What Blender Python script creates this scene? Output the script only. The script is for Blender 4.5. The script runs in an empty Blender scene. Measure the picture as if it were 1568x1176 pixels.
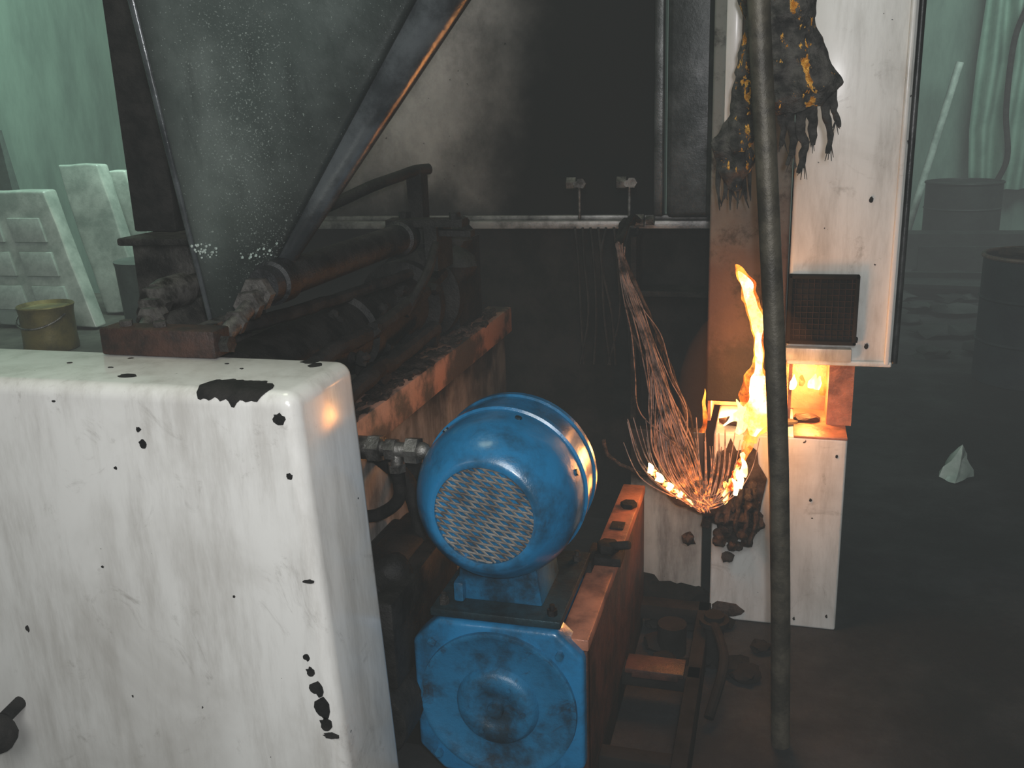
import bpy, bmesh, math, random
from mathutils import Matrix, Vector, noise as mnoise
random.seed(7)
sc=bpy.context.scene
sc.view_settings.view_transform='Standard'
PI=math.pi

# ------------------------------------------------------------------ materials
class NT:
    def __init__(s,name):
        s.m=bpy.data.materials.new(name); s.m.use_nodes=True
        s.t=s.m.node_tree; s.t.nodes.clear()
        s.out=s.n('ShaderNodeOutputMaterial')
        s.tc=s.n('ShaderNodeTexCoord')
    def n(s,typ,**kw):
        nd=s.t.nodes.new(typ)
        for k,v in kw.items(): setattr(nd,k,v)
        return nd
    def l(s,a,b): s.t.links.new(a,b)
    def obj(s): return s.tc.outputs['Object']
    def mapping(s,scale=(1,1,1),loc=(0,0,0)):
        m=s.n('ShaderNodeMapping'); m.inputs['Scale'].default_value=scale; m.inputs['Location'].default_value=loc
        s.l(s.obj(),m.inputs['Vector']); return m.outputs[0]
    def noise(s,scale,detail=6,rough=.6,vec=None,dist=0):
        n=s.n('ShaderNodeTexNoise'); n.inputs['Scale'].default_value=scale
        n.inputs['Detail'].default_value=detail; n.inputs['Roughness'].default_value=rough
        n.inputs['Distortion'].default_value=dist
        s.l(vec if vec is not None else s.obj(),n.inputs['Vector']); return n.outputs[0]
    def mr(s,f,a,b,c=0,d=1,smooth=True):
        r=s.n('ShaderNodeMapRange'); r.interpolation_type='SMOOTHSTEP' if smooth else 'LINEAR'
        r.inputs[1].default_value=a; r.inputs[2].default_value=b; r.inputs[3].default_value=c; r.inputs[4].default_value=d
        s.l(f,r.inputs[0]); return r.outputs[0]
    def math(s,op,a,b=None,clamp=False):
        m=s.n('ShaderNodeMath',operation=op); m.use_clamp=clamp
        for i,v in enumerate((a,b)):
            if v is None: continue
            if isinstance(v,(int,float)): m.inputs[i].default_value=v
            else: s.l(v,m.inputs[i])
        return m.outputs[0]
    def mix(s,f,a,b):
        m=s.n('ShaderNodeMix',data_type='RGBA')
        if isinstance(f,(int,float)): m.inputs[0].default_value=f
        else: s.l(f,m.inputs[0])
        for i,v in ((6,a),(7,b)):
            if isinstance(v,tuple): m.inputs[i].default_value=(*v[:3],1)
            else: s.l(v,m.inputs[i])
        return m.outputs[2]
    def sep(s):
        x=s.n('ShaderNodeSeparateXYZ'); s.l(s.obj(),x.inputs[0]); return x.outputs
    def bsdf(s,col,rough=.5,metal=0,bump=None,bstr=.3,bdist=.01,coat=0,spec=None):
        b=s.n('ShaderNodeBsdfPrincipled'); s.b=b
        if isinstance(col,tuple): b.inputs['Base Color'].default_value=(*col[:3],1)
        else: s.l(col,b.inputs['Base Color'])
        for k,v in (('Roughness',rough),('Metallic',metal)):
            if isinstance(v,(int,float)): b.inputs[k].default_value=v
            else: s.l(v,b.inputs[k])
        b.inputs['Coat Weight'].default_value=coat
        b.inputs['Coat Roughness'].default_value=.16
        if spec is not None: b.inputs['Specular IOR Level'].default_value=spec
        if bump is not None:
            bp=s.n('ShaderNodeBump'); bp.inputs['Strength'].default_value=bstr; bp.inputs['Distance'].default_value=bdist
            s.l(bump,bp.inputs['Height']); s.l(bp.outputs[0],b.inputs['Normal'])
        s.l(b.outputs[0],s.out.inputs[0]); return s.m

def simple(name,c1,c2,scale=8,rough=.6,metal=0,bstr=.3,lo=.35,hi=.65,bdist=.01,coat=0,spec=None,grime=None):
    t=NT(name); f=t.noise(scale,8,.65)
    col=t.mix(t.mr(f,lo,hi),c1,c2)
    if grime: col=t.mix(t.mr(t.noise(grime,8,.75,dist=1.0),.55,.70,0,.85),col,(.018,.018,.018))
    return t.bsdf(col,rough,metal,t.noise(scale*3,6,.7),bstr,bdist,coat,spec)

def white_paint(name,base=(.74,.73,.70),dirt=(.36,.335,.30),sootz=None,amt=.5,coat=.15,rough=.38):
    t=NT(name)
    st=t.noise(3,8,.7,t.mapping((4.5,4.5,.8)))
    f=t.mr(st,.40,.76,0,amt)
    col=t.mix(f,base,dirt)
    col=t.mix(t.mr(t.noise(1.8,6,.6,dist=.6),.45,.72,0,amt*.9),col,dirt)
    col=t.mix(t.mr(t.noise(7,8,.75,dist=1.2),.57,.74,0,amt*.85),col,(.19,.165,.14))
    sp=t.noise(34,3,.5)
    col=t.mix(t.mr(sp,.735,.75),col,(.02,.018,.016))
    if sootz:
        z=t.sep()[2]; nz=t.math('ADD',z,t.math('MULTIPLY',t.math('SUBTRACT',t.noise(7,6),.5),sootz[2]))
        col=t.mix(t.mr(nz,sootz[0],sootz[1]),col,(.025,.020,.017))
    return t.bsdf(col,rough,0,t.noise(5,4),.12,.01,coat)

M={}
M['white']=white_paint('chipped_white_paint',coat=1.0,rough=.5,amt=.6)
M['white2']=white_paint('cabinet_white_paint',(.65,.645,.62),(.30,.28,.25),amt=.65)
M['block']=white_paint('scorched_white_paint',(.50,.47,.42),(.12,.10,.08),amt=.9)
M['sidepanel']=white_paint('soot_climbed_white_paint',(.48,.45,.41),(.12,.10,.09),(.30,.46,.3),.85)
M['bed']=white_paint('sooted_bed_paint',(.30,.28,.26),(.04,.036,.032),(.66,.86,.5),1.0)
M['soot']=simple('soot_black',(.006,.006,.006),(.022,.020,.019),14,.8,0,.6,spec=.25)
M['char']=simple('charred_steel',(.010,.009,.009),(.065,.060,.055),10,.55,.3,.7,spec=.4)
M['oil']=simple('oily_black_steel',(.007,.008,.009),(.028,.029,.031),16,.40,.1,.5,spec=.4)
M['rod']=simple('greasy_rod_steel',(.17,.16,.15),(.02,.018,.017),22,.34,.5,.4)
M['barrel']=simple('sooty_barrel_black',(.005,.005,.005),(.020,.019,.018),14,.55,.0,.5,spec=.3)
M['rust']=simple('heat_rusted_steel',(.060,.028,.020),(.016,.012,.011),12,.6,.2,.5)
M['orange']=simple('orange_primer_and_glow_steel',(.50,.21,.13),(.13,.06,.045),9,.38,.2,.4,.32,.72)
M['rail']=simple('burnt_orange_rail',(.38,.20,.14),(.060,.05,.042),5,.55,.0,.5,.40,.56)
M['orangeside']=simple('brown_primer_side',(.085,.035,.025),(.02,.014,.012),9,.5,.1,.4)
M['blue']=simple('blue_machine_enamel',(.014,.17,.36),(.012,.055,.10),7,.30,0,.25,.42,.72,coat=.6,grime=5)
M['bluedark']=simple('oily_blue_enamel',(.014,.14,.28),(.010,.028,.045),6,.40,0,.35,.42,.66,grime=7)
M['bluegrey']=simple('blue_grey_plate',(.03,.07,.09),(.02,.03,.035),10,.4,.5,.3)
M['steel']=simple('worn_bright_steel',(.33,.32,.30),(.07,.065,.06),20,.38,.8,.4)
M['mesh']=simple('dusty_grill_steel',(.24,.225,.205),(.08,.07,.065),25,.5,.3,.3)
M['dark']=simple('dark_void_paint',(.006,.006,.0055),(.018,.016,.015),5,.9,0,.2,spec=.12)
M['drum']=simple('blackened_drum',(.009,.012,.012),(.020,.026,.024),6,.6,.0,.3,spec=.3)
M['drumblue']=simple('dark_blue_drum',(.007,.011,.017),(.016,.024,.030),6,.5,.0,.3,spec=.3)
M['drumrim']=simple('rusty_drum_rim',(.20,.12,.095),(.06,.05,.04),10,.5,.2,.3)
M['pole']=simple('smoked_pipe_steel',(.105,.092,.07),(.042,.037,.03),14,.45,.3,.3)
M['ash']=simple('ash_debris',(.08,.058,.048),(.015,.012,.010),25,.9,0,.9,spec=.2)
M['paper']=simple('pale_plastic_wrap',(.52,.59,.54),(.25,.31,.28),4,.30,0,.25)
M['greybox']=simple('grey_green_box',(.075,.10,.09),(.045,.06,.055),6,.7,0,.2)
M['label']=simple('faint_label_ink',(.33,.39,.36),(.42,.49,.45),30,.7,0,.1)
M['brass']=simple('brass_tin',(.24,.20,.08),(.11,.10,.05),8,.4,.4,.2)
M['wood']=simple('bench_timber',(.06,.06,.05),(.03,.03,.025),7,.8,0,.3)
M['curtain']=simple('pale_green_sheeting',(.22,.33,.27),(.15,.24,.195),3,.7,0,.2)
M['ventgrid']=simple('dark_vent_grid',(.040,.022,.018),(.012,.010,.010),12,.7,0,.2,spec=.2)
M['ledge']=simple('scraped_ledge_steel',(.28,.27,.26),(.045,.042,.04),7,.4,.3,.3,.38,.66)

t=NT('burnt_copper_wire')
col=t.mix(t.mr(t.noise(24,8,.65),.40,.66),(.24,.165,.14),(.028,.022,.020))
t.bsdf(col,.5,.2)
vd=t.n('ShaderNodeVectorMath',operation='DISTANCE'); t.l(t.obj(),vd.inputs[0]); vd.inputs[1].default_value=(-.195,2.775,.455)
g=t.math('MULTIPLY',t.mr(vd.outputs['Value'],.17,.02),t.mr(t.noise(38,3),.50,.66))
t.b.inputs['Emission Color'].default_value=(1,.22,.04,1); t.l(t.math('MULTIPLY',g,2.5),t.b.inputs['Emission Strength'])
M['copper']=t.m

t=NT('hopper_steel_speckled_highlight')
x,y,z=t.sep()
col=t.mix(t.mr(t.noise(3.0,7),.35,.7),(.085,.105,.097),(.17,.20,.185))
edge=t.math('SUBTRACT',x,t.math('MULTIPLY',t.math('SUBTRACT',z,1.15),.79))
edge=t.math('ADD',edge,t.math('MULTIPLY',t.math('SUBTRACT',t.noise(4,6),.5),.25))
col=t.mix(t.mr(edge,-1.52,-1.24,0,.85),col,(.022,.025,.025))
col=t.mix(t.mr(x,-1.24,-1.335,0,.7),col,(.025,.028,.028))
col=t.mix(t.mr(t.noise(2.2,8,.7,t.mapping((3,1,1))),.48,.72,0,.75),col,(.038,.045,.043))
highlight_band=t.math('ABSOLUTE',t.math('ADD',t.math('ADD',x,1.12),t.math('MULTIPLY',t.math('SUBTRACT',t.noise(3,5),.5),.3)))
thr=t.mr(highlight_band,.0,.20,.075,0)
sp=t.math('ADD',t.noise(240,2,.6),thr)
col=t.mix(t.mr(sp,.665,.77,0,.65),col,(.44,.50,.46))  # pale speckles painted in as highlights, densest along one upright band
M['hopper']=t.bsdf(col,t.mr(t.noise(12,5),.3,.7,.28,.5),.35,t.noise(60,4),.3,.004)
M['hopedge']=simple('hopper_edge_steel',(.030,.034,.037),(.085,.095,.10),9,.20,.2,.15,spec=.8)

t=NT('soot_stained_panel')
x,y,z=t.sep()
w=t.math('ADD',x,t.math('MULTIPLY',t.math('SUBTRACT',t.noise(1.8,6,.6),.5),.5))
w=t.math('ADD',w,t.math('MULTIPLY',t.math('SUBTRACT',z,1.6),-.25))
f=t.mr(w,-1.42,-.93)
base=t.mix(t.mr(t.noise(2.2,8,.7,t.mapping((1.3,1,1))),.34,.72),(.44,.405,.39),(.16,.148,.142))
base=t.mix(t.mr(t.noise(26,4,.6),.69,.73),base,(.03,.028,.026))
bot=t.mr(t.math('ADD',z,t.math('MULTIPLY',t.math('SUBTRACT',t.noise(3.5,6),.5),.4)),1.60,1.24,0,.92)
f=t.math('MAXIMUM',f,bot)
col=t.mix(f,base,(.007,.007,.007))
M['panel']=t.bsdf(col,.8,0,t.noise(9,6),.15,.01,spec=.12)

M['duct']=simple('smoked_sheet_metal',(.020,.022,.022),(.12,.12,.12),4,.36,.5,.3,.42,.75)
t=NT('heat_scorched_column')
x,y,z=t.sep()
h=t.math('ADD',z,t.math('MULTIPLY',t.math('SUBTRACT',t.noise(5,6),.5),.5))
col=t.mix(t.mr(h,1.15,1.50),(.070,.043,.035),(.16,.16,.145))
col=t.mix(t.mr(h,1.02,.84),col,(.010,.009,.008))
col=t.mix(t.mr(t.noise(9,7,.7),.50,.66,0,.85),col,(.015,.013,.012))
M['column']=t.bsdf(col,.6,.0,t.noise(12,6),.4,.01,spec=.3)
t=NT('charred_foil_sleeve_glints')
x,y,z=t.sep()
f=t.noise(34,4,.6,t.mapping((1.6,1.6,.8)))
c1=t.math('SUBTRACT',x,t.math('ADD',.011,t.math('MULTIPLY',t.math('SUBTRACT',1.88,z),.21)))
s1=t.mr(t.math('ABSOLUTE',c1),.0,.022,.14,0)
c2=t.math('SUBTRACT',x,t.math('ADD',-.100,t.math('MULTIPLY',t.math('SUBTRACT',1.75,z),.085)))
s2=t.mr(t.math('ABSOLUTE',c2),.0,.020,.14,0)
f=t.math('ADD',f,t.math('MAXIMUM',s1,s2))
glint_mask=t.mr(f,.635,.68)
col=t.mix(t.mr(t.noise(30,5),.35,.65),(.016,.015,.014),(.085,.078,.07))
glint_gold=t.mix(t.mr(t.noise(60,3),.4,.6),(1.0,.52,.10),(.60,.22,.02))  # glints of reflected light painted into the sleeve colour along two streaks
col=t.mix(glint_mask,col,glint_gold)
M['sleeve']=t.bsdf(col,t.mr(glint_mask,0,1,.6,.22),t.math('MULTIPLY',glint_mask,.45),t.noise(45,6,.7),1.0,.014)
M['charcloth']=simple('charred_cloth',(.014,.013,.012),(.06,.055,.05),30,.8,0,.9)
t=NT('green_plaster')
col=t.mix(t.mr(t.noise(1.4,8,.65,t.mapping((2.2,2.2,.7))),.3,.75),(.20,.285,.24),(.11,.165,.14))
M['wall']=t.bsdf(col,.8,0,t.noise(10,5),.2,.01)
t=NT('oily_concrete_floor')
f=t.noise(1.3,9,.7)
col=t.mix(t.mr(f,.4,.72),(.012,.013,.0145),(.044,.046,.049))
M['floor']=t.bsdf(col,t.mr(t.noise(3,6),.35,.65,.55,.9),0,t.noise(14,8,.7),.5,.01,spec=.25)
M['ceil']=simple('smoky_ceiling',(.12,.16,.14),(.08,.1,.09),2,.9)

def emis(name,c1,c2,s1,s2,scale=14,alpha=None):
    t=NT(name); f=t.mr(t.noise(scale,4,.6,t.mapping((1,1,.45))),.38,.62)
    e=t.n('ShaderNodeEmission'); t.l(t.mix(f,c1,c2),e.inputs[0]); t.l(t.mr(f,0,1,s1,s2,False),e.inputs[1])
    if alpha is None: t.l(e.outputs[0],t.out.inputs[0])
    else:
        tr=t.n('ShaderNodeBsdfTransparent'); mx=t.n('ShaderNodeMixShader')
        g=t.mr(t.noise(scale*1.4,5,.7),.35,.65,alpha[0],alpha[1])
        t.l(g,mx.inputs[0]); t.l(tr.outputs[0],mx.inputs[1]); t.l(e.outputs[0],mx.inputs[2]); t.l(mx.outputs[0],t.out.inputs[0])
    return t.m
M['flamecore']=emis('flame_core',(1,.50,.12),(1,.74,.30),5,10)
M['flameedge']=emis('flame_edge',(1,.13,.01),(1,.32,.04),1.5,3.5,18,(.05,.75))
M['ember']=emis('glowing_ember',(1,.10,.01),(1,.5,.12),.8,7,40)
def volume(name,ecol,estr):
    t=NT(name); e=t.n('ShaderNodeEmission'); e.inputs[0].default_value=(*ecol,1); e.inputs[1].default_value=estr
    t.l(e.outputs[0],t.out.inputs['Volume'])
    return t.m
M['glow']=volume('added_fire_glow',(1,.30,.07),.24)  # emission-only volume added to imitate the glow around the flames

# ------------------------------------------------------------------ geometry
def root(name):
    e=bpy.data.objects.new(name,None); e.empty_display_size=.1
    sc.collection.objects.link(e); return e
def cr(pts,res):
    P=[Vector(p) for p in pts]
    if res<=1: return P,[i for i in range(len(P))]
    out=[];ts=[]
    for i in range(len(P)-1):
        p0=P[max(i-1,0)];p1=P[i];p2=P[i+1];p3=P[min(i+2,len(P)-1)]
        for k in range(res):
            t=k/res
            out.append(.5*((2*p1)+(p2-p0)*t+(2*p0-5*p1+4*p2-p3)*t*t+(3*p1-p0-3*p2+p3)*t**3)); ts.append(i+t)
    out.append(P[-1]);ts.append(len(P)-1)
    return out,ts
class MB:
    def __init__(s): s.bm=bmesh.new()
    def box(s,x0,x1,y0,y1,z0,z1):
        v=[s.bm.verts.new((x,y,z)) for x in (x0,x1) for y in (y0,y1) for z in (z0,z1)]
        for f in ((0,1,3,2),(4,6,7,5),(0,4,5,1),(2,3,7,6),(0,2,6,4),(1,5,7,3)):
            s.bm.faces.new([v[i] for i in f])
        return s
    def hexa(s,lo,hi):
        a=[s.bm.verts.new(p) for p in lo]; b=[s.bm.verts.new(p) for p in hi]
        s.bm.faces.new(a[::-1]); s.bm.faces.new(b)
        for i in range(4): s.bm.faces.new((a[i],a[(i+1)%4],b[(i+1)%4],b[i]))
        return s
    def tube(s,pts,r,seg=12,res=6,jit=0,flat=1,freq=20):
        P,ts=cr(pts,res); R=r if isinstance(r,(list,tuple)) else [r]*len(pts)
        up=None;rings=[]
        for i,p in enumerate(P):
            d=(P[min(i+1,len(P)-1)]-P[max(i-1,0)]).normalized()
            if up is None:
                up=d.orthogonal().normalized()
                if abs(d.x)<.9: up=(Vector((1,0,0))-d*d.x).normalized()
            else: up=(up-d*up.dot(d)).normalized()
            sd=d.cross(up)
            k=int(min(ts[i],len(R)-1)); f=ts[i]-k
            rr=R[k]*(1-f)+R[min(k+1,len(R)-1)]*f
            ring=[]
            for j in range(seg):
                a=2*PI*j/seg; q=up*math.cos(a)+sd*math.sin(a)*flat
                m=1+(jit*mnoise.noise((p+q*rr)*freq) if jit else 0)
                ring.append(s.bm.verts.new(p+q*max(rr*m,1e-4)))
            rings.append(ring)
        for a,b in zip(rings,rings[1:]):
            for j in range(seg): s.bm.faces.new((a[j],a[(j+1)%seg],b[(j+1)%seg],b[j]))
        s.bm.faces.new(rings[0][::-1]); s.bm.faces.new(rings[-1]); return s
    def cyl(s,a,b,r,seg=24,r2=None): return s.tube([a,b],[r,r if r2 is None else r2],seg,1)
    def lathe(s,prof,c,axis='y',seg=56):
        rings=[]
        for t,r in prof:
            ring=[]
            for j in range(seg):
                a=2*PI*j/seg; u,v=r*math.cos(a),r*math.sin(a)
                p={'y':(c[0]+u,t,c[2]+v),'z':(c[0]+u,c[1]+v,t),'x':(t,c[1]+u,c[2]+v)}[axis]
                ring.append(s.bm.verts.new(p))
            rings.append(ring)
        for a,b in zip(rings,rings[1:]):
            for j in range(seg): s.bm.faces.new((a[j],a[(j+1)%seg],b[(j+1)%seg],b[j]))
        if prof[0][1]>1e-3: s.bm.faces.new(rings[0][::-1])
        if prof[-1][1]>1e-3: s.bm.faces.new(rings[-1])
        return s
    def prismY(s,pts,y0,y1):
        a=[s.bm.verts.new((x,y0,z)) for x,z in pts]; b=[s.bm.verts.new((x,y1,z)) for x,z in pts]
        n=len(pts); s.bm.faces.new(a); s.bm.faces.new(b[::-1])
        for i in range(n): s.bm.faces.new((a[i],b[i],b[(i+1)%n],a[(i+1)%n]))
        return s
    def prismZ(s,pts,z0,z1):
        a=[s.bm.verts.new((x,y,z0)) for x,y in pts]; b=[s.bm.verts.new((x,y,z1)) for x,y in pts]
        n=len(pts); s.bm.faces.new(a[::-1]); s.bm.faces.new(b)
        for i in range(n): s.bm.faces.new((a[i],a[(i+1)%n],b[(i+1)%n],b[i]))
        return s
    def hexnut(s,c,r,h,axis='y'):
        i={'x':0,'y':1,'z':2}[axis]; a=list(c);b=list(c);a[i]-=h/2;b[i]+=h/2
        return s.cyl(a,b,r,6)
    def blob(s,c,r,jit=.4,sub=2,sq=(1,1,1),freq=9):
        g=bmesh.ops.create_icosphere(s.bm,subdivisions=sub,radius=1)
        for v in g['verts']:
            n=1+jit*mnoise.noise(v.co*1.7+Vector(c)*freq)
            v.co=Vector((v.co.x*sq[0],v.co.y*sq[1],v.co.z*sq[2]))*r*n+Vector(c)
        return s
    def fin(s,name,mat,parent=None,bevel=0,seg=3,ang=35,noisy=0,nf=12,sub=0):
        bmesh.ops.recalc_face_normals(s.bm,faces=s.bm.faces)
        if bevel:
            es=[e for e in s.bm.edges if len(e.link_faces)==2 and e.calc_face_angle(0)>.6]
            bmesh.ops.bevel(s.bm,geom=es,offset=bevel,segments=seg,profile=.5,affect='EDGES',clamp_overlap=True)
        if sub: bmesh.ops.subdivide_edges(s.bm,edges=s.bm.edges,cuts=sub,use_grid_fill=True)
        if noisy:
            for v in s.bm.verts: v.co+=mnoise.noise_vector(v.co*nf)*noisy
        for f in s.bm.faces: f.smooth=True
        for e in s.bm.edges:
            if len(e.link_faces)==2 and e.calc_face_angle(0)>math.radians(ang): e.smooth=False
        me=bpy.data.meshes.new(name); s.bm.to_mesh(me); s.bm.free()
        me.materials.append(M[mat]); o=bpy.data.objects.new(name,me); sc.collection.objects.link(o)
        if parent: o.parent=parent
        return o
def splat(cx,cz,w,h,n=14,j=.35):
    ph=random.random()*9
    return [(cx+math.cos(2*PI*i/n)*w/2*(1+j*mnoise.noise(Vector((i*.9,ph,0)))*1.6),cz+math.sin(2*PI*i/n)*h/2*(1+j*mnoise.noise(Vector((i*.9,ph,5)))*1.6)) for i in range(n)]

# ------------------------------------------------------------------ room
MB().box(-5.2,6.2,-2.7,12.2,-.1,0).fin('floor','floor')
MB().box(-5.2,6.2,-2.7,12.2,4,4.1).fin('ceiling','ceil')
MB().box(-5.2,6.2,12,12.2,0,4).fin('wall_back','wall')
MB().box(-5.2,-5,-2.5,12,0,4).fin('wall_left','wall')
MB().box(6,6.2,-2.5,12,0,4).fin('wall_right','wall')
MB().box(-5.2,6.2,-2.7,-2.5,0,4).fin('wall_front','wall')

# ------------------------------------------------------------------ machine
mc=root('injection_molding_machine')
MB().hexa([(-2.3,1.385,0),(-.735,1.385,0),(-.735,1.63,0),(-2.3,1.63,0)],[(-2.3,1.385,1.2),(-.785,1.385,1.2),(-.785,1.63,1.2),(-2.3,1.63,1.2)]).fin('guard_cabinet','white',mc,.028,6)
m=MB()
for cx,cz,w,h in ((-.817,1.155,.024,.022),(-1.105,1.12,.010,.010),(-1.10,1.092,.014,.018),(-1.167,1.041,.006,.006),(-.808,1.05,.012,.012),
    (-.792,.848,.022,.007),(-1.442,.672,.008,.014),(-1.233,.832,.006,.005),(-.812,.69,.012,.014),(-.807,.66,.016,.02),(-.797,.625,.026,.03),(-.79,.585,.03,.045),(-.786,.55,.022,.03),(-.78,.525,.03,.014),(-1.28,1.165,.008,.004),(-.95,.80,.005,.005)):
    m.prismY(splat(cx,cz,w,h),1.3835,1.3865)
for cx,cy,w,h in ((-1.165,1.45,.034,.024),(-.86,1.60,.035,.03),(-.84,1.575,.025,.03),(-1.35,1.52,.01,.008),(-1.02,1.56,.009,.006),(-.97,1.53,.007,.006),(-1.24,1.5,.012,.006)):
    m.prismZ(splat(cx,cy,w,h),1.1985,1.2012)
rr=.028; NX=26; NS=14
def over(x,s_):
    o=.0014
    if s_<0: return (x,1.385+rr-s_,1.2+o)
    if s_<rr*PI/2:
        a=s_/rr; return (x,1.385+rr-(rr+o)*math.sin(a),1.2-rr+(rr+o)*math.cos(a))
    return (x,1.385-o,1.2-rr-(s_-rr*PI/2))
def flake(x0,wd,l0,h0,sd):
    g=[]
    for i in range(NX+1):
        u=i/NX; e=min(1,(u*(1-u)*9))**.6
        lo=(-l0-.014*mnoise.noise(Vector((u*9,sd,0))))*e*(1-.25*(u>.8)); hi=(h0+.018*mnoise.noise(Vector((u*8,sd+4,0))))*e
        g.append([m.bm.verts.new(over(x0+wd*u,lo+(hi-lo)*k/NS)) for k in range(NS+1)])
    for a,b in zip(g,g[1:]):
        for k in range(NS): m.bm.faces.new((a[k],b[k],b[k+1],a[k+1]))
flake(-.985,.145,.042,.034,1)
m.fin('paint_chips','soot',mc)
MB().tube([(-1.50,1.39,.49),(-1.49,1.33,.49)],[.014,.014],14,2).blob((-1.486,1.30,.472),.040,.1,3).fin('clamp_knob','soot',mc)
MB().box(-1.75,-.995,1.70,3.40,.0,.93).fin('machine_bed','bed',mc,.01,2)
MB().box(-1.05,-.955,1.86,3.36,.855,.95).fin('bed_rail','rail',mc,.006,2)
m=MB()
for i in range(260):
    yy=random.uniform(1.88,3.3); m.blob((random.uniform(-1.045,-.962),yy,.952),random.uniform(.005,.016),.6,1,(1,1.5,.6))
m.fin('rail_debris','ash',mc)
m=MB()
m.cyl((-1.0,1.95,.895),(-.90,1.95,.895),.028,20).hexnut((-.90,1.95,.895),.034,.03,'x').cyl((-.9,1.95,.895),(-.80,1.95,.895),.018)
m.hexnut((-.86,1.95,.895),.027,.025,'x').hexnut((-.805,1.95,.895),.033,.03,'x').blob((-.785,1.95,.895),.022,.1,2)
m.cyl((-.85,1.95,.895),(-.85,1.95,.84),.014).hexnut((-.85,1.95,.85),.022,.02,'z')
m.fin('hydraulic_fitting','steel',mc)
MB().tube([(-.85,1.95,.845),(-.86,1.97,.76),(-.93,2.0,.70),(-1.0,2.02,.68)],.016,12,8).tube([(-.99,2.15,.8),(-.9,2.12,.74),(-.86,2.1,.62),(-.88,2.1,.45),(-.95,2.1,.3)],.024,12,8).tube([(-.99,2.3,.72),(-.86,2.25,.66),(-.84,2.2,.5),(-.84,2.2,.2)],.03,12,8).fin('hydraulic_hoses','soot',mc)
m=MB()
m.box(-.985,-.80,1.75,2.2,.38,.6).cyl((-.90,1.8,.56),(-.90,2.2,.56),.07).cyl((-.86,1.72,.30),(-.86,2.2,.30),.09).blob((-.86,1.9,.60),.05,.3,2)
m.fin('valve_block','barrel',mc,.01,2,noisy=.004)
prof=[(1.74,.0),(1.74,.095),(2.28,.095),(2.285,.112),(2.33,.112),(2.335,.098),(2.70,.098),(2.705,.135),(2.75,.135),(2.755,.10),(2.84,.10),(2.845,.15),(2.90,.15),(2.905,.12),(3.15,.12),(3.155,0)]
MB().lathe(prof,(-1.13,0,1.085)).fin('injection_barrel','barrel',mc)
m=MB()
m.tube([(-1.0,1.8,1.1),(-.99,1.95,1.13),(-1.0,2.2,1.12),(-.99,2.5,1.15),(-1.02,2.8,1.17)],.020,10,6,.3)
m.tube([(-.97,1.86,1.0),(-.97,2.1,1.03),(-1.0,2.3,1.01),(-.98,2.6,1.04)],.024,10,6,.3)
m.tube([(-1.2,1.8,1.2),(-1.12,2.0,1.205),(-1.1,2.3,1.195),(-1.05,2.6,1.20)],.016,10,6,.3)
m.tube([(-.99,2.4,1.12),(-.955,2.5,1.22),(-.97,2.62,1.28),(-1.0,2.72,1.24)],.013,10,8)
for i in range(50): m.blob((random.uniform(-1.14,-.97),random.uniform(1.8,2.7),random.uniform(.97,1.16)),random.uniform(.012,.034),.6,2)
m.fin('barrel_hoses','soot',mc)
m=MB()
m.lathe([(1.84,0),(1.84,.038),(1.87,.042),(1.875,.05),(1.93,.05),(1.935,.042),(2.62,.042),(2.625,.052),(2.68,.052),(2.685,0)],(-1.09,0,1.30))
m.fin('pull_cylinder_tube','oil',mc)
m=MB()
m.cyl((-1.075,1.645,1.232),(-1.09,1.86,1.30),.018,16)
m.hexnut((-1.086,1.77,1.272),.032,.024).hexnut((-1.09,1.815,1.288),.038,.022).hexnut((-1.08,1.70,1.25),.026,.015)
m.lathe([(1.86,0),(1.86,.032),(1.90,.04),(1.97,.04),(1.98,.03),(2.2,.03),(2.2,0)],(-1.385,0,1.265))
m.cyl((-1.27,1.65,1.235),(-1.385,1.88,1.265),.015,16).hexnut((-1.30,1.72,1.245),.030,.02).hexnut((-1.33,1.77,1.25),.036,.02).hexnut((-1.37,1.84,1.26),.038,.03)
m.box(-1.21,-1.17,1.7,1.85,1.20,1.23)
m.fin('pull_cylinder_rods','rod',mc)
MB().box(-1.325,-1.06,1.585,1.645,1.201,1.257).fin('cross_bar','rust',mc,.005,2)
MB().hexnut((-1.05,1.615,1.225),.018,.02,'x').hexnut((-1.2,1.615,1.262),.014,.012,'z').hexnut((-1.28,1.615,1.262),.014,.012,'z').fin('cross_bar_bolts','char',mc)
MB().box(-1.66,-1.43,2.16,2.42,.93,1.355).box(-1.69,-1.38,2.14,2.44,1.345,1.365).box(-1.40,-1.22,2.0,2.35,.93,1.13).fin('hopper_throat_block','char',mc,.006,2,noisy=.003)
m=MB()
m.box(-1.14,-.90,2.66,2.72,1.33,1.352).box(-1.02,-.98,2.66,2.8,1.2,1.34).box(-1.16,-1.11,2.9,2.96,1.25,1.49).tube([(-1.30,2.6,1.40),(-1.2,2.75,1.45),(-1.13,2.9,1.48),(-1.10,2.95,1.485)],.018,12,6)
m.hexnut((-1.10,2.72,1.36),.02,.02,'z').hexnut((-.93,2.69,1.36),.018,.02,'z').box(-.98,-.88,2.68,2.72,1.30,1.318).cyl((-1.05,2.9,1.1),(-1.05,3.1,1.30),.03).blob((-1.03,3.0,1.25),.06,.5,2).blob((-1.0,2.9,1.18),.06,.5,2).box(-1.25,-1.02,2.95,3.2,.93,1.24)
m.fin('ejector_linkage','barrel',mc,noisy=.003)
MB().box(-2.15,-.43,3.62,3.68,1.26,2.6).fin('rear_upper_panel','panel',mc)
MB().box(-2.15,-.20,3.56,3.66,1.215,1.245).box(-2.15,-.20,3.60,3.66,1.245,1.262).fin('rear_ledge','ledge',mc,.004,2)
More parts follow.
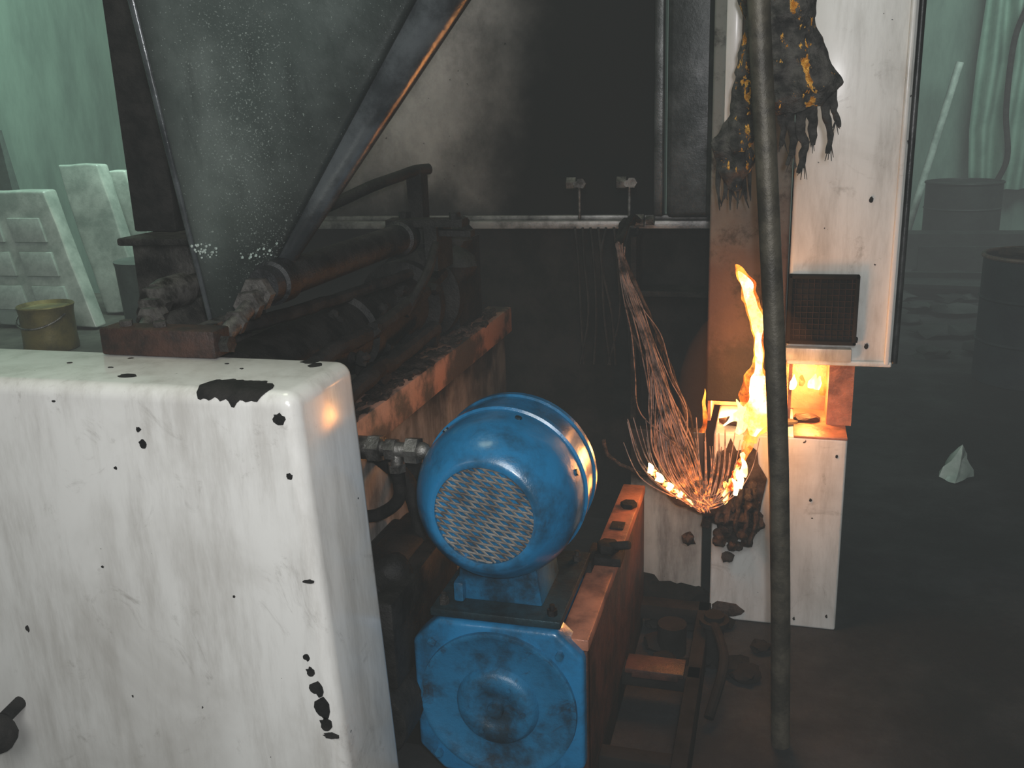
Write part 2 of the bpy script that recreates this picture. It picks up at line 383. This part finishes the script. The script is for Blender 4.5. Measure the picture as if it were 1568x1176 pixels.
MB().box(-2.15,-.20,3.62,3.70,0,1.215).fin('rear_lower_panel','dark',mc)
MB().box(-.452,-.415,3.55,3.64,1.262,2.6).fin('panel_trim_post','duct',mc,.008,3)
MB().box(-.40,-.19,3.5,3.62,1.262,2.6).cyl((-.235,3.49,1.262),(-.235,3.49,2.6),.022,20).fin('exhaust_duct','duct',mc,.02,3)
m=MB()
for (cx,cz) in ((-.735,1.385),(-.545,1.385)):
    m.cyl((cx,3.62,cz-.01),(cx,3.52,cz),.012,12).hexnut((cx-.025,3.56,cz),.024,.035,'x').hexnut((cx+.018,3.53,cz+.003),.02,.03,'y').cyl((cx,3.58,cz),(cx,3.58,1.25),.006)
m.hexnut((-.50,3.53,1.25),.024,.035,'x').hexnut((-.46,3.53,1.25),.018,.03,'x')
m.fin('panel_bolts','rod',mc)
m=MB()
for i in range(9):
    a=-.75+i*.03; m.tube([(a,3.56,1.22),(a+.02*random.uniform(-1,1),3.52,1.1),(a+.03,3.5,.9),(a+.02*random.uniform(-1,3),3.5,.7)],.005,6,5)
m.box(-.50,-.22,3.45,3.60,.98,1.0).box(-.52,-.50,3.45,3.60,.5,1.2)
m.tube([(-.52,3.56,1.24),(-.52,3.3,1.27),(-.49,3.05,1.27),(-.472,2.87,1.24)],.012,10,8,.3).tube([(-.50,3.56,1.24),(-.49,3.3,1.29),(-.47,3.05,1.29),(-.468,2.87,1.25)],.009,10,8,.3)
m.fin('bay_loom','soot',mc)
MB().box(-.445,-.375,1.86,2.80,.47,.50).fin('frame_top_flange','orange',mc,.004,2)
MB().box(-.395,-.378,1.87,2.80,.10,.47).box(-.445,-.378,1.86,1.885,.06,.47).fin('frame_side_web','orangeside',mc,.003,2)
MB().box(-.44,-.36,2.22,2.30,.502,.525).hexnut((-.40,2.26,.54),.03,.025,'z').cyl((-.40,2.26,.54),(-.34,2.24,.56),.012,10).box(-.45,-.43,2.18,2.3,.4,.53).hexnut((-.40,2.62,.508),.026,.015,'z').box(-.43,-.39,2.45,2.5,.5,.506).fin('frame_clamp','soot',mc,.003,2)
MB().box(-1.0,-.16,2.36,2.42,.06,.11).box(-1.0,-.16,2.74,2.80,.06,.11).box(-.20,-.16,1.9,2.8,.0,.11).box(-.44,-.38,1.87,2.8,0,.10).box(-1.0,-.16,2.0,2.05,.04,.09).fin('base_frame','dark',mc,.004,2)
MB().box(-.37,-.205,2.345,2.425,.111,.125).box(-.35,-.22,2.344,2.347,.10,.125).fin('base_frame_strip','orangeside',mc,.003,2)
m=MB().cyl((-.14,2.62,.0),(-.14,2.62,.17),.03,20).cyl((-.14,2.62,.14),(-.14,2.62,.155),.045,20).cyl((-.27,2.66,0),(-.27,2.66,.10),.045,20).tube([(-.14,2.6,.15),(-.1,2.45,.12),(-.13,2.3,.03)],.014,10,6)
for i in range(14): m.blob((random.uniform(-.36,0),random.uniform(2.5,2.85),.02),random.uniform(.02,.05),.6,2,(1,1,.5))
m.fin('drain_fittings','dark',mc)
MB().box(-.46,-.212,3.05,3.10,.0,.60).fin('scorched_side_panel','sidepanel',mc,.005,2)
MB().blob((-.33,2.98,.03),.07,.5,2,(1.4,.6,.6)).blob((-.24,2.98,.03),.05,.5,2,(1.4,.6,.8)).blob((-.40,3.0,.04),.05,.5,2).fin('burnt_residue','dark',mc,noisy=.005)

# hopper
hp=root('material_feed_hopper')
MB().hexa([(-1.305,1.955,1.15),(-1.255,1.955,1.15),(-1.255,2.02,1.15),(-1.305,2.02,1.15)],[(-1.335,1.80,2.16),(-.475,1.80,2.16),(-.475,2.20,2.16),(-1.335,2.20,2.16)]).fin('hopper_cone','hopper',hp,.014,5)
e0=Vector((-1.252,1.975,1.16)); e1=Vector((-.455,1.84,2.16))
MB().tube([e0+Vector((.002,.01,0)),e0.lerp(e1,.5)+Vector((.006,.03,0)),e1+Vector((.01,.05,0))],[.014,.044,.075],20,6).fin('corner_edge','hopedge',hp)
MB().tube([(-1.307,1.958,1.16),(-1.337,1.81,2.16)],[.006,.012],14,3).fin('seam_bead','hopedge',hp)
MB().box(-1.315,-1.245,1.95,2.03,1.12,1.152).fin('outlet_flange','char',hp,.004,2)
m=MB()
for i in range(46):
    a=random.choice((random.gauss(.1,.08),random.gauss(.8,.15)))
    zz=1.35+.04*abs(a-.45)+random.gauss(0,.010)
    xl=-1.31; xr=-1.255+(zz-1.15)*.79
    m.blob((xl+(xr-xl)*min(max(a,0),1),1.953-(zz-1.15)*.153,zz),random.uniform(.002,.0045),.5,1)
m.fin('stuck_pellets','paper',hp)
MB().box(-1.735,-1.60,2.28,2.42,1.365,2.7).box(-1.60,-1.33,2.34,2.38,1.365,2.7).box(-1.50,-1.48,2.31,2.35,1.365,2.7).fin('support_stand','soot',hp,.006,2)

# motor
mo=root('electric_motor')
C=(-.588,0,.815)
MB().lathe([(1.800,.112),(1.790,.112),(1.787,.120),(1.79,.130),(1.81,.150),(1.845,.174),(1.87,.184),(1.89,.189),(1.955,.191),(1.958,.197),(1.975,.197),(1.978,.191),(2.055,.191),(2.059,.196),(2.075,.196),(2.085,.178),(2.10,.14),(2.11,0)],C,'y',72).fin('fan_cowl_body','blue',mo,0,ang=50)
MB().lathe([(1.815,0),(1.815,.118)],C).fin('fan_backing','soot',mo)
m=MB()
R=.112
def seg(p,d,w=.0028):
    b=p.dot(d); c=p.dot(p)-R*R; q=b*b-c
    if q<=0: return
    a=p+d*(-b-math.sqrt(q)); b2=p+d*(-b+math.sqrt(q))
    m.tube([(C[0]+a.x,1.796,C[2]+a.y),(C[0]+b2.x,1.796,C[2]+b2.y)],w,6,1,flat=.6)
for k in range(-13,14):
    for ang in (-8,-42):
        d=Vector((math.cos(math.radians(ang)),math.sin(math.radians(ang)))); nn=Vector((-d.y,d.x))
        seg(nn*k*.0135,d)
m.fin('fan_grill','mesh',mo)
m=MB()
for a in (20,75,130,175):
    ca,sa=math.cos(math.radians(a)),math.sin(math.radians(a))
    m.cyl((C[0]+ca*.186,1.92,C[2]+sa*.186),(C[0]+ca*.194,1.92,C[2]+sa*.194),.008,8)
m.fin('cowl_screws','bluegrey',mo)
MB().prismY([(-.70,.548),(-.49,.548),(-.505,.66),(-.685,.66)],1.90,2.08).box(-.70,-.675,1.88,2.08,.55,.60).fin('motor_foot','bluedark',mo,.006,2)
MB().box(-.745,-.435,1.84,2.2,.530,.549).fin('foot_plate','bluegrey',mo,.003,2)
m=MB()
for x in (-.72,-.46):
    for y in (1.87,2.15): m.hexnut((x,y,.556),.012,.014,'z').cyl((x,y,.56),(x,y,.575),.006)
m.fin('foot_bolts','char',mo)
pu=root('hydraulic_pump')
cx,cz=-.586,.322; h=.205; c=.062
MB().prismY([(cx-h+c,cz-h),(cx+h-c,cz-h),(cx+h,cz-h+c),(cx+h,cz+h-c),(cx+h-c,cz+h),(cx-h+c,cz+h),(cx-h,cz+h-c),(cx-h,cz-h+c)],1.83,1.90).fin('mounting_flange','blue',pu,.012,4)
MB().lathe([(1.832,.190),(1.822,.188),(1.820,.180),(1.827,.172),(1.827,.10),(1.815,.094),(1.806,.086),(1.806,.050),(1.812,.044),(1.812,.02),(1.80,.018),(1.80,0)],(cx,0,cz),'y',64).fin('end_cover','bluedark',pu,ang=60)
MB().lathe([(1.90,.16),(2.3,.16),(2.3,0)],(cx,0,cz)).fin('pump_body','bluedark',pu)
m=MB()
for a in range(45,360,90):
    m.hexnut((cx+.215*math.cos(math.radians(a)),1.825,cz+.215*math.sin(math.radians(a))),.010,.016)
for a in range(0,360,60):
    m.hexnut((cx+.068*math.cos(math.radians(a)),1.804,cz+.068*math.sin(math.radians(a))),.006,.006)
m.fin('flange_bolts','bluedark',pu)
MB().box(cx-.15,cx+.15,1.92,2.25,0,.2).fin('pump_base','soot',pu,.01,2)

# ------------------------------------------------------------------ electrical cabinet
ec=root('electrical_cabinet')
MB().box(.035,.345,2.98,3.30,.87,2.7).fin('cabinet_shell','white2',ec,.012,4)
MB().box(.322,.338,2.966,2.985,.875,2.7).box(.04,.345,2.968,2.985,.868,.885).fin('door_lip','white2',ec,.005,3)
MB().cyl((.357,3.02,.87),(.357,3.02,2.7),.010,14).fin('door_gasket','duct',ec)
MB().box(-.206,.03,2.97,3.28,.735,2.7).fin('cable_column','column',ec,.008,3)
MB().box(-.17,-.125,2.945,2.972,1.45,2.7).fin('cable_column_trim','white2',ec,.004,2)
MB().box(-.045,-.03,2.95,2.972,.98,2.7).fin('cable_column_seam','column',ec,.004,2)
m=MB()
for z0,z1 in ((.936,.948),(1.138,1.15)): m.box(.035,.238,2.955,2.982,z0,z1)
m.box(.035,.047,2.955,2.982,.936,1.15).box(.226,.238,2.955,2.982,.936,1.15).box(.04,.23,2.968,2.982,.94,1.145)
m.fin('vent_window_frame','dark',ec,.003,2)
m=MB()
for i in range(10): m.box(.055+i*.018,.0562+i*.018,2.963,2.967,.95,1.138)
for i in range(10): m.box(.047,.226,2.963,2.967,.962+i*.018,.9632+i*.018)
m.fin('vent_window_grid','ventgrid',ec)
MB().box(.035,.228,2.95,2.985,.885,.925).fin('vent_strip','block',ec,.004,2)
MB().box(-.19,.25,3.18,3.22,.66,.87).box(.17,.245,3.02,3.2,.66,.87).box(-.2,-.19,3.0,3.2,.66,.74).box(.05,.06,3.05,3.1,.66,.87).fin('fuse_bay_lining','orange',ec)  # orange colour here stands in for fire glow on the bay interior
m=MB().cyl((.02,3.05,.66),(.02,3.05,.87),.02).box(-.02,.05,3.02,3.06,.66,.70).blob((.11,3.05,.67),.03,.5,2,(1.4,1,.5)).blob((.02,3.02,.66),.035,.6,2,(1.8,1,.4)).blob((-.1,3.0,.665),.04,.6,2,(1.5,1,.4))
m.fin('melted_fuses','rust',ec)
MB().box(-.172,.229,2.895,3.20,.0,.655).fin('lower_terminal_box','white2',ec,.008,3)
MB().box(.07,.228,2.893,3.19,.653,.661).fin('terminal_box_lid','orange',ec,.002,2)
m=MB().prismY(splat(-.10,.47,.16,.34,24,.25),2.887,2.896).prismY(splat(-.12,.04,.1,.05,14,.3),2.888,2.896)
m.fin('scorched_patch','ash',ec,noisy=.003,nf=40)
m=MB()
for x,z in ((.2,.05),(.2,.6),(.1,.03),(.13,.45)): m.prismY(splat(x,z,.008,.01),2.892,2.896)
for x,z in ((.255,1.37),(.27,.93),(.24,.95)): m.prismY(splat(x,z,.012,.018),2.9775,2.981)
m.fin('paint_chips','soot',ec)
MB().tube([(.061,2.27,0),(.042,2.27,.45),(.014,2.27,.93),(-.028,2.27,1.45),(-.067,2.27,1.90),(-.13,2.27,2.8)],.0245,24,4).fin('steel_pole','pole')

# ------------------------------------------------------------------ burnt sleeve
sl=root('burnt_insulation_sleeve')
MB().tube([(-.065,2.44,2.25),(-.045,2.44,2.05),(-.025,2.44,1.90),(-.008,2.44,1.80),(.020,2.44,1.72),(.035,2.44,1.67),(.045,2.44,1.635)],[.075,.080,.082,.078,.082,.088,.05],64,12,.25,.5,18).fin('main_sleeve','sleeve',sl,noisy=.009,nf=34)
m=MB()
for x0,x1,l,r in ((-.015,.0,.12,.010),(.010,.022,.165,.011),(.032,.050,.185,.012),(.060,.066,.12,.013),(.088,.108,.14,.010),(.105,.118,.08,.008)):
    z0=1.67
    m.tube([(x0,2.44,z0+.02),(x0+(x1-x0)*.3,2.432,z0-l*.35),(x1,2.44,z0-l*.7),(x1+.012*random.uniform(-1,1),2.445,z0-l)],[r*1.3,r,r*.85,r*.4],12,8,.5,.7,50)
    for k in range(5):
        a=random.uniform(-.012,.012); m.tube([(x1,2.44,z0-l*.8),(x1+a,2.44,z0-l-.02*random.random())],[.002,.0008],5,1)
m.fin('frayed_ends','charcloth',sl,noisy=.003,nf=50)
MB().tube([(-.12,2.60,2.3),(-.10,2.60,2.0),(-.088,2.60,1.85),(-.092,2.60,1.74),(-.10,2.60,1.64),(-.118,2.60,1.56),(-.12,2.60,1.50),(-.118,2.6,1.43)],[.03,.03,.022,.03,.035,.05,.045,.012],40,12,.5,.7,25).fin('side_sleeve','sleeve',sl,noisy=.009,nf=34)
m=MB()
for k in range(14):
    a=-.16+k*.006; m.tube([(a,2.6,1.50),(a+random.uniform(-.01,.01),2.6,1.44),(a+random.uniform(-.015,.015),2.6,1.38+.03*random.random())],[.007,.004,.001],6,4)
m.fin('side_threads','charcloth',sl)

# ------------------------------------------------------------------ burnt wires
wr=root('burnt_wire_bundle')
G=random.gauss; U=random.uniform
def J(p,s): return (p[0]+G(0,s),min(p[1]+G(0,s),2.885),p[2]+G(0,s))
K=(-.185,2.775,.455)
m=MB()
for i in range(24):
    k=G(0,1); k2=G(0,1); r=U(.0012,.0024)
    m.tube([J((-.470,2.87,1.25),.006),J((-.452+.004*k,2.86,1.17),.004),J((-.420+.008*k,2.85,1.08),.004),J((-.382+.012*k,2.85,.97),.005),
            J((-.345+.018*k+.005*k2,2.84,.85),.006),J((-.312+.024*k+.010*k2,2.83,.73),.007),J((-.268+.024*k2,2.81,.60),.008),J((-.222+.014*k2,2.79,.51),.006),J(K,.012)],r,5,7)
m.fin('hanging_wires','copper',wr)
m=MB()
# slack strands peeling off the bundle at different heights and sagging back into the knot
for i in range(34):
    u=i/33; q=U(0,1)
    top=Vector((-.36+.05*q,2.85,.90-.17*q)); out=-.085*(1-u)+.03*u
    P3=Vector(J(K,.012)); r=U(.0015,.0029)
    m.tube([J(top,.008),J(top.lerp(P3,.28)+Vector((out*.75,0,-.01)),.005),J(top.lerp(P3,.55)+Vector((out*1.05,0,-.028)),.005),J(top.lerp(P3,.80)+Vector((out*.65,0,-.030)),.004),P3],[r*.7,r,r,r,r],6,6)
# short broken stubs to the left, low down
for i in range(12):
    u=i/11; P0=Vector((-.455+.12*u+G(0,.008),2.86,.66+U(-.05,.05))); P3=Vector(J(K,.012))
    a=P0.lerp(P3,.33)+Vector((-.03,-.01,-.045)); b=P0.lerp(P3,.68)+Vector((-.02,-.01,-.034)); r=U(.0015,.0030)
    m.tube([P0,a,b,P3],[r*.6,r,r,r],6,6)
for i in range(28):
    u=i/27; xt=-.225+.175*u+G(0,.010); zt=.67-.06*u+U(-.06,.05)
    belly=.024*u
    P0=Vector((xt,2.86,zt)); P3=Vector(J(K,.010))
    a=P0.lerp(P3,.33)+Vector((belly,-.01,-.03*u)); b=P0.lerp(P3,.68)+Vector((belly*.9,-.01,-.035*u))
    r=U(.0015,.0030)
    m.tube([P0,a,b,P3],[r*.6,r,r,r],6,6)
m.fin('fanned_strands','copper',wr)
m=MB()
for i in range(70):
    m.blob((G(-.10,.04),U(2.81,2.875),G(.41,.055)),U(.010,.024),.6,2)
m.tube([(-.35,2.86,.53),(-.30,2.84,.47),(-.24,2.82,.44),(-.16,2.82,.43),(-.08,2.84,.46)],.02,12,8,.5)
m.tube([(-.52,2.87,.62),(-.50,2.87,.56),(-.42,2.87,.52),(-.34,2.86,.50)],.006,8,8)
for k in range(5): m.tube([(-.04-.02*k,2.83,.5),(-.03-.03*k,2.8,.40),(-.05-.02*k,2.82,.32+.02*k)],.008,8,6,.4)
for k in range(8):
    x=-.46+.012*k; m.tube([J((-.46,2.87,1.22),.005),J((x+.04,2.87,1.0),.01),J((x+.08,2.87,.85),.012),J((x+.13,2.86,.68),.015),J((-.24,2.83,.52),.01)],.0035,6,7,.3)
m.fin('melted_insulation','ash',wr,noisy=.004,nf=40)

# ------------------------------------------------------------------ fire
fr=root('fire')
def tongue(pts,r,mat,name,jit=.5,flat=.5): MB().tube(pts,r,18,8,jit,flat,22).fin(name,mat,fr,noisy=.007,nf=25)
Y=2.86
tongue([(-.040,Y,.86),(-.043,Y,.95),(-.053,Y,1.02),(-.072,Y,1.09),(-.094,Y,1.15),(-.110,Y,1.175)],[.012,.014,.015,.018,.013,.001],'flamecore','upper_flame_core',.6)
tongue([(-.038,Y,.84),(-.042,Y,.95),(-.054,Y,1.03),(-.074,Y,1.10),(-.098,Y,1.16),(-.118,Y,1.195)],[.014,.019,.021,.024,.018,.002],'flameedge','upper_flame_veil',.7)
tongue([(-.05,Y,.665),(-.038,Y,.71),(-.030,Y,.76),(-.034,Y,.81),(-.040,Y,.88)],[.012,.032,.036,.026,.008],'flamecore','lower_flame_core',.9)
tongue([(-.06,Y,.645),(-.045,Y,.70),(-.035,Y,.77),(-.038,Y,.84),(-.045,Y,.92)],[.02,.045,.048,.036,.012],'flameedge','lower_flame_veil',1)
tongue([(-.14,Y,.69),(-.115,Y,.712),(-.085,Y,.73),(-.05,Y,.76)],[.003,.012,.022,.02],'flamecore','side_flame_core',.9)
tongue([(-.10,Y,.67),(-.085,Y,.71),(-.09,Y,.75),(-.105,Y,.78)],[.010,.018,.012,.001],'flamecore','licking_flame',.8)
tongue([(-.08,2.83,.58),(-.066,2.84,.63),(-.055,2.85,.68),(-.05,Y,.72)],[.006,.014,.016,.012],'flameedge','rising_flame',.8)
tongue([(-.205,Y+.02,.66),(-.200,Y+.02,.71),(-.203,Y+.02,.76),(-.206,Y+.02,.80)],[.010,.009,.006,.001],'flameedge','edge_flame',.5)
for i,(x,z,h) in enumerate(((.06,.815,.045),(.085,.825,.035),(.12,.82,.045),(.15,.80,.06),(.135,.815,.045))):
    tongue([(x-.004,2.88,z),(x,2.88,z+h*.5),(x+.004,2.88,z+h)],[.006,.010,.001],'flamecore' if i%2==0 else 'flameedge','bay_flame_%d'%i,.7)
m=MB()
for i in range(44):
    u=i/43; x=-.360+.165*u; z=.568-.126*u**.75
    m.blob((x+G(0,.004),2.785,z+G(0,.005)),U(.004,.009),.7,1,(1.3,1,.9))
for i in range(34):
    u=i/33; m.blob((-.13+.055*u+G(0,.006),2.80,.465+.16*u),U(.004,.010),.7,1,(.8,1,1.4))
m.fin('wire_embers','ember',fr)
for i,(x,z,h) in enumerate(((-.355,.555,.03),(-.33,.525,.03),(-.30,.495,.03),(-.265,.468,.03),(-.235,.452,.02),(-.10,.50,.05),(-.085,.52,.06),(-.075,.56,.06))):
    tongue([(x,2.78,z),(x+.004,2.78,z+h*.5),(x-.006,2.78,z+h)],[.009,.010,.001],'flamecore','small_flame_%d'%i,.6)
MB().blob((-.06,2.80,.80),.22,0,3,(1,.5,1.4)).fin('fire_glow_volume','glow',fr)
MB().blob((-.22,2.78,.50),.12,0,3,(1.3,.5,.7)).fin('fire_glow_volume_low','glow',fr)

# ------------------------------------------------------------------ background props
def drum(name,cx,cy,r,h,mat,rim,open_=True):
    d=root(name)
    pr=[(0,0),(0,r*.97),(.01,r),(h*.32,r),(h*.335,r*1.03),(h*.35,r),(h*.66,r),(h*.675,r*1.03),(h*.69,r),(h-.01,r)]
    if open_: pr+=[(h,r*.99),(h-.01,r*.955),(.05,r*.95),(.05,0)]
    else: pr+=[(h-.002,r*.97),(h-.015,r*.93),(h-.015,0)]
    MB().lathe(pr,(cx,cy,0),'z',48).fin('drum_shell',mat,d)
    MB().tube([(cx+r*math.cos(a),cy+r*math.sin(a),h) for a in [i*PI/16 for i in range(33)]],.013,8,2).fin('drum_rim',rim,d)
    return d
drum('steel_drum',1.83,10.9,.37,.80,'drum','drum',False)
d=drum('steel_drum',1.47,6.1,.30,.75,'drumblue','drumrim')
MB().lathe([(.70,.28),(.70,0)],(1.47,6.1,0),'z').fin('drum_contents','drumrim',d)
MB().tube([(1.26,6.1,.77),(1.36,5.95,.785),(1.5,5.92,.77),(1.62,6.05,.785)],.025,10,6,.5).fin('rag','rust',d)
MB().tube([(1.76,11.4,2.0),(1.60,11.4,1.26),(1.33,11.4,.02)],.04,16,4).fin('leaning_tube','paper')
m=MB(); N=90
vs=[]
for i in range(N):
    u=i/(N-1); x=1.98+1.9*u; y=11.7+.07*math.sin(u*60)+.04*math.sin(u*23)
    vs.append([m.bm.verts.new((x+ (.03*math.sin(z*3+u*9)),y,z)) for z in (.65,1.3,2.0,2.7,3.4,3.98)])
for a,b in zip(vs,vs[1:]):
    for k in range(5): m.bm.faces.new((a[k],b[k],b[k+1],a[k+1]))
m.fin('sheeting_curtain','curtain',ang=80)
MB().tube([(2.40,11.5,2.6),(2.28,11.5,2.2),(2.27,11.5,1.5),(2.33,11.5,1.0),(2.22,11.5,.6),(2.3,11.5,.02)],.03,10,8).fin('hanging_hose','soot')
m=MB()
for i in range(70):
    x=U(.9,2.6); y=U(6.6,10.3); r=U(.03,.11)
    m.blob((x,y,r*.35),r,.7,2,(1.5,1.2,.5))
m.prismZ([(1.05,8.6),(1.75,8.5),(1.8,9.0),(1.1,9.1)],.10,.13).box(1.0,1.9,8.9,8.96,.0,.18).box(1.3,2.1,9.8,9.86,.0,.28).box(1.2,2.6,10.2,10.5,0,.35)
m.fin('scrap_pile','drum')
m=MB(); b=m.bm
P=[b.verts.new(p) for p in ((.735,4.33,.01),(.80,4.28,.0),(.885,4.35,.02),(.86,4.42,.10),(.835,4.40,.145),(.79,4.45,.06))]
for f in ((0,1,4),(1,2,3),(1,3,4),(0,4,5),(2,5,3),(3,5,4),(0,5,2),(0,2,1)): b.faces.new([P[i] for i in f])
bmesh.ops.subdivide_edges(b,edges=b.edges,cuts=3,use_grid_fill=True)
m.fin('crumpled_paper_scrap','paper',noisy=.016,nf=30,ang=15)
wb=root('workbench')
MB().box(-4.8,-2.2,3.1,4.5,.68,.74).fin('bench_top','wood',wb,.005,2)
m=MB()
for x in (-4.7,-2.3):
    for y in (3.2,4.4): m.box(x-.04,x+.04,y-.04,y+.04,0,.68)
m.fin('bench_legs','wood',wb)
tn=root('paint_tin')
tx,ty=-2.99,3.28
MB().lathe([(.742,0),(.742,.108),(.747,.111),(.80,.108),(.90,.108),(.92,.111),(.93,.115),(.935,.111),(.92,.100),(.92,0)],(tx,ty,0),'z',40).fin('tin_body','brass',tn)
MB().tube([(tx+.111*math.cos(a),ty-.02-.10*math.sin(a),.90-.05*math.sin(a)) for a in [i*PI/8 for i in range(9)]],.004,6,3).fin('tin_handle','steel',tn)
st=root('wrapped_carton_stack')
def lean(x0,x1,y0,dy,z0,h,th=.05,sh=0):
    return [(x0,y0,z0),(x1,y0,z0),(x1,y0+th,z0),(x0,y0+th,z0)],[(x0+sh,y0+dy,z0+h),(x1+sh,y0+dy,z0+h),(x1+sh,y0+dy+th,z0+h),(x0+sh,y0+dy+th,z0+h)]
for i,(x0,x1,y0,h,sh) in enumerate(((-3.58,-3.04,3.62,.62,-.26),(-3.24,-3.00,3.95,.72,-.26),(-4.10,-3.66,3.50,.32,-.08),(-3.06,-2.94,4.10,.68,-.28))):
    MB().hexa(*lean(x0,x1,y0,.12,.752,h,.08,sh)).fin('carton_%d'%i,'paper',st,.012,3,noisy=.010,nf=8,sub=3)
m=MB()
for k in range(3):
    z0=.83+k*.155; dx=-.26*(z0-.74)/.62; dy=.12*(z0-.74)/.62
    m.hexa(*lean(-3.54+dx,-3.36+dx,3.603+dy,.022,z0,.11,.018,-.045)); m.hexa(*lean(-3.30+dx,-3.12+dx,3.603+dy,.022,z0,.11,.018,-.045))
m.fin('carton_labels','label',st,.003,2)
MB().lathe([(.742,0),(.742,.15),(1.06,.165),(1.08,.17),(1.08,0)],(-2.66,3.6,0),'z',32).fin('plastic_tub','greybox')
m=MB().tube([(-3.05,4.38,.74),(-3.0,4.38,1.28),(-2.92,4.38,1.36),(-2.78,4.38,1.34),(-2.7,4.38,.74)],.010,8,8).tube([(-3.02,4.38,1.12),(-2.75,4.38,1.12)],.008,8,1)
m.fin('wire_rack','steel')
MB().hexa([(-4.2,4.3,.742),(-3.95,4.3,.742),(-3.95,4.4,.742),(-4.2,4.4,.742)],[(-4.12,4.35,1.65),(-4.08,4.35,1.65),(-4.08,4.38,1.65),(-4.12,4.38,1.65)]).fin('pointed_funnel','greybox')

# ------------------------------------------------------------------ lights
def area(name,loc,tgt,size,power,col):
    L=bpy.data.lights.new(name,'AREA'); L.size=size; L.energy=power; L.color=col; L.shape='DISK'
    o=bpy.data.objects.new(name,L); o.location=loc
    o.rotation_euler=(Vector(tgt)-Vector(loc)).to_track_quat('-Z','Y').to_euler(); sc.collection.objects.link(o)
def point(name,loc,power,col,r=.05):
    L=bpy.data.lights.new(name,'POINT'); L.energy=power; L.color=col; L.shadow_soft_size=r
    o=bpy.data.objects.new(name,L); o.location=loc; sc.collection.objects.link(o)
point('camera_flash_light',(.06,-.03,1.72),84,(1,.98,1.0),.03)
area('front_fill_light',(.2,-1.4,3.2),(-.2,2.6,1.0),1.6,74,(.98,1,.98))  # unseen area light added behind the camera for general light from above
area('ceiling_lamp_light',(-1.4,1.9,3.9),(-1.4,1.9,0),1.0,20,(.90,1,.72))
area('left_wall_fill_light',(-3.2,4.5,3.8),(-4.6,6.5,1.2),2.0,180,(.72,1,.84))  # unseen teal area light added to brighten the left wall
area('back_wall_fill_light',(2.5,8.8,3.8),(1.8,12,1.6),2.0,150,(.78,1,.90))  # unseen teal area light added to brighten the back wall
point('fire_light_low',(-.09,2.70,.78),7,(1,.36,.09),.08)
point('fire_light_high',(-.09,2.80,1.08),1.0,(1,.38,.1),.04)
point('fire_light_bay',(.10,3.08,.78),7,(1,.4,.1),.03)
point('fire_light_inner',(-.12,3.08,.70),9,(1,.42,.12),.03)
point('ember_light',(-.25,2.68,.55),1.6,(1,.3,.06),.05)
w=bpy.data.worlds.new('self_lit_smoke_haze'); sc.world=w; w.use_nodes=True
wt=w.node_tree
wt.nodes['Background'].inputs[0].default_value=(.5,.6,.55,1); wt.nodes['Background'].inputs[1].default_value=.1
ab=wt.nodes.new('ShaderNodeVolumeAbsorption'); ab.inputs[0].default_value=(0,0,0,1); ab.inputs[1].default_value=.033
em=wt.nodes.new('ShaderNodeEmission'); em.inputs[0].default_value=(.93,1,.97,1); em.inputs[1].default_value=.033*.21  # haze brightness is emitted by the air itself and lifts the blacks
ad=wt.nodes.new('ShaderNodeAddShader'); wt.links.new(ab.outputs[0],ad.inputs[0]); wt.links.new(em.outputs[0],ad.inputs[1])
wt.links.new(ad.outputs[0],wt.nodes['World Output'].inputs['Volume'])

# ------------------------------------------------------------------ camera
cam=bpy.data.cameras.new('camera'); co=bpy.data.objects.new('camera',cam); sc.collection.objects.link(co); sc.camera=co
cam.lens=1450/1568*36; cam.sensor_width=36; cam.clip_start=.02
Rm=Matrix.Rotation(math.radians(16),3,'Z')@Matrix.Rotation(math.radians(74),3,'X')@Matrix.Rotation(math.radians(-2),3,'Z')
co.matrix_world=Matrix.Translation((0,0,1.65))@Rm.to_4x4()
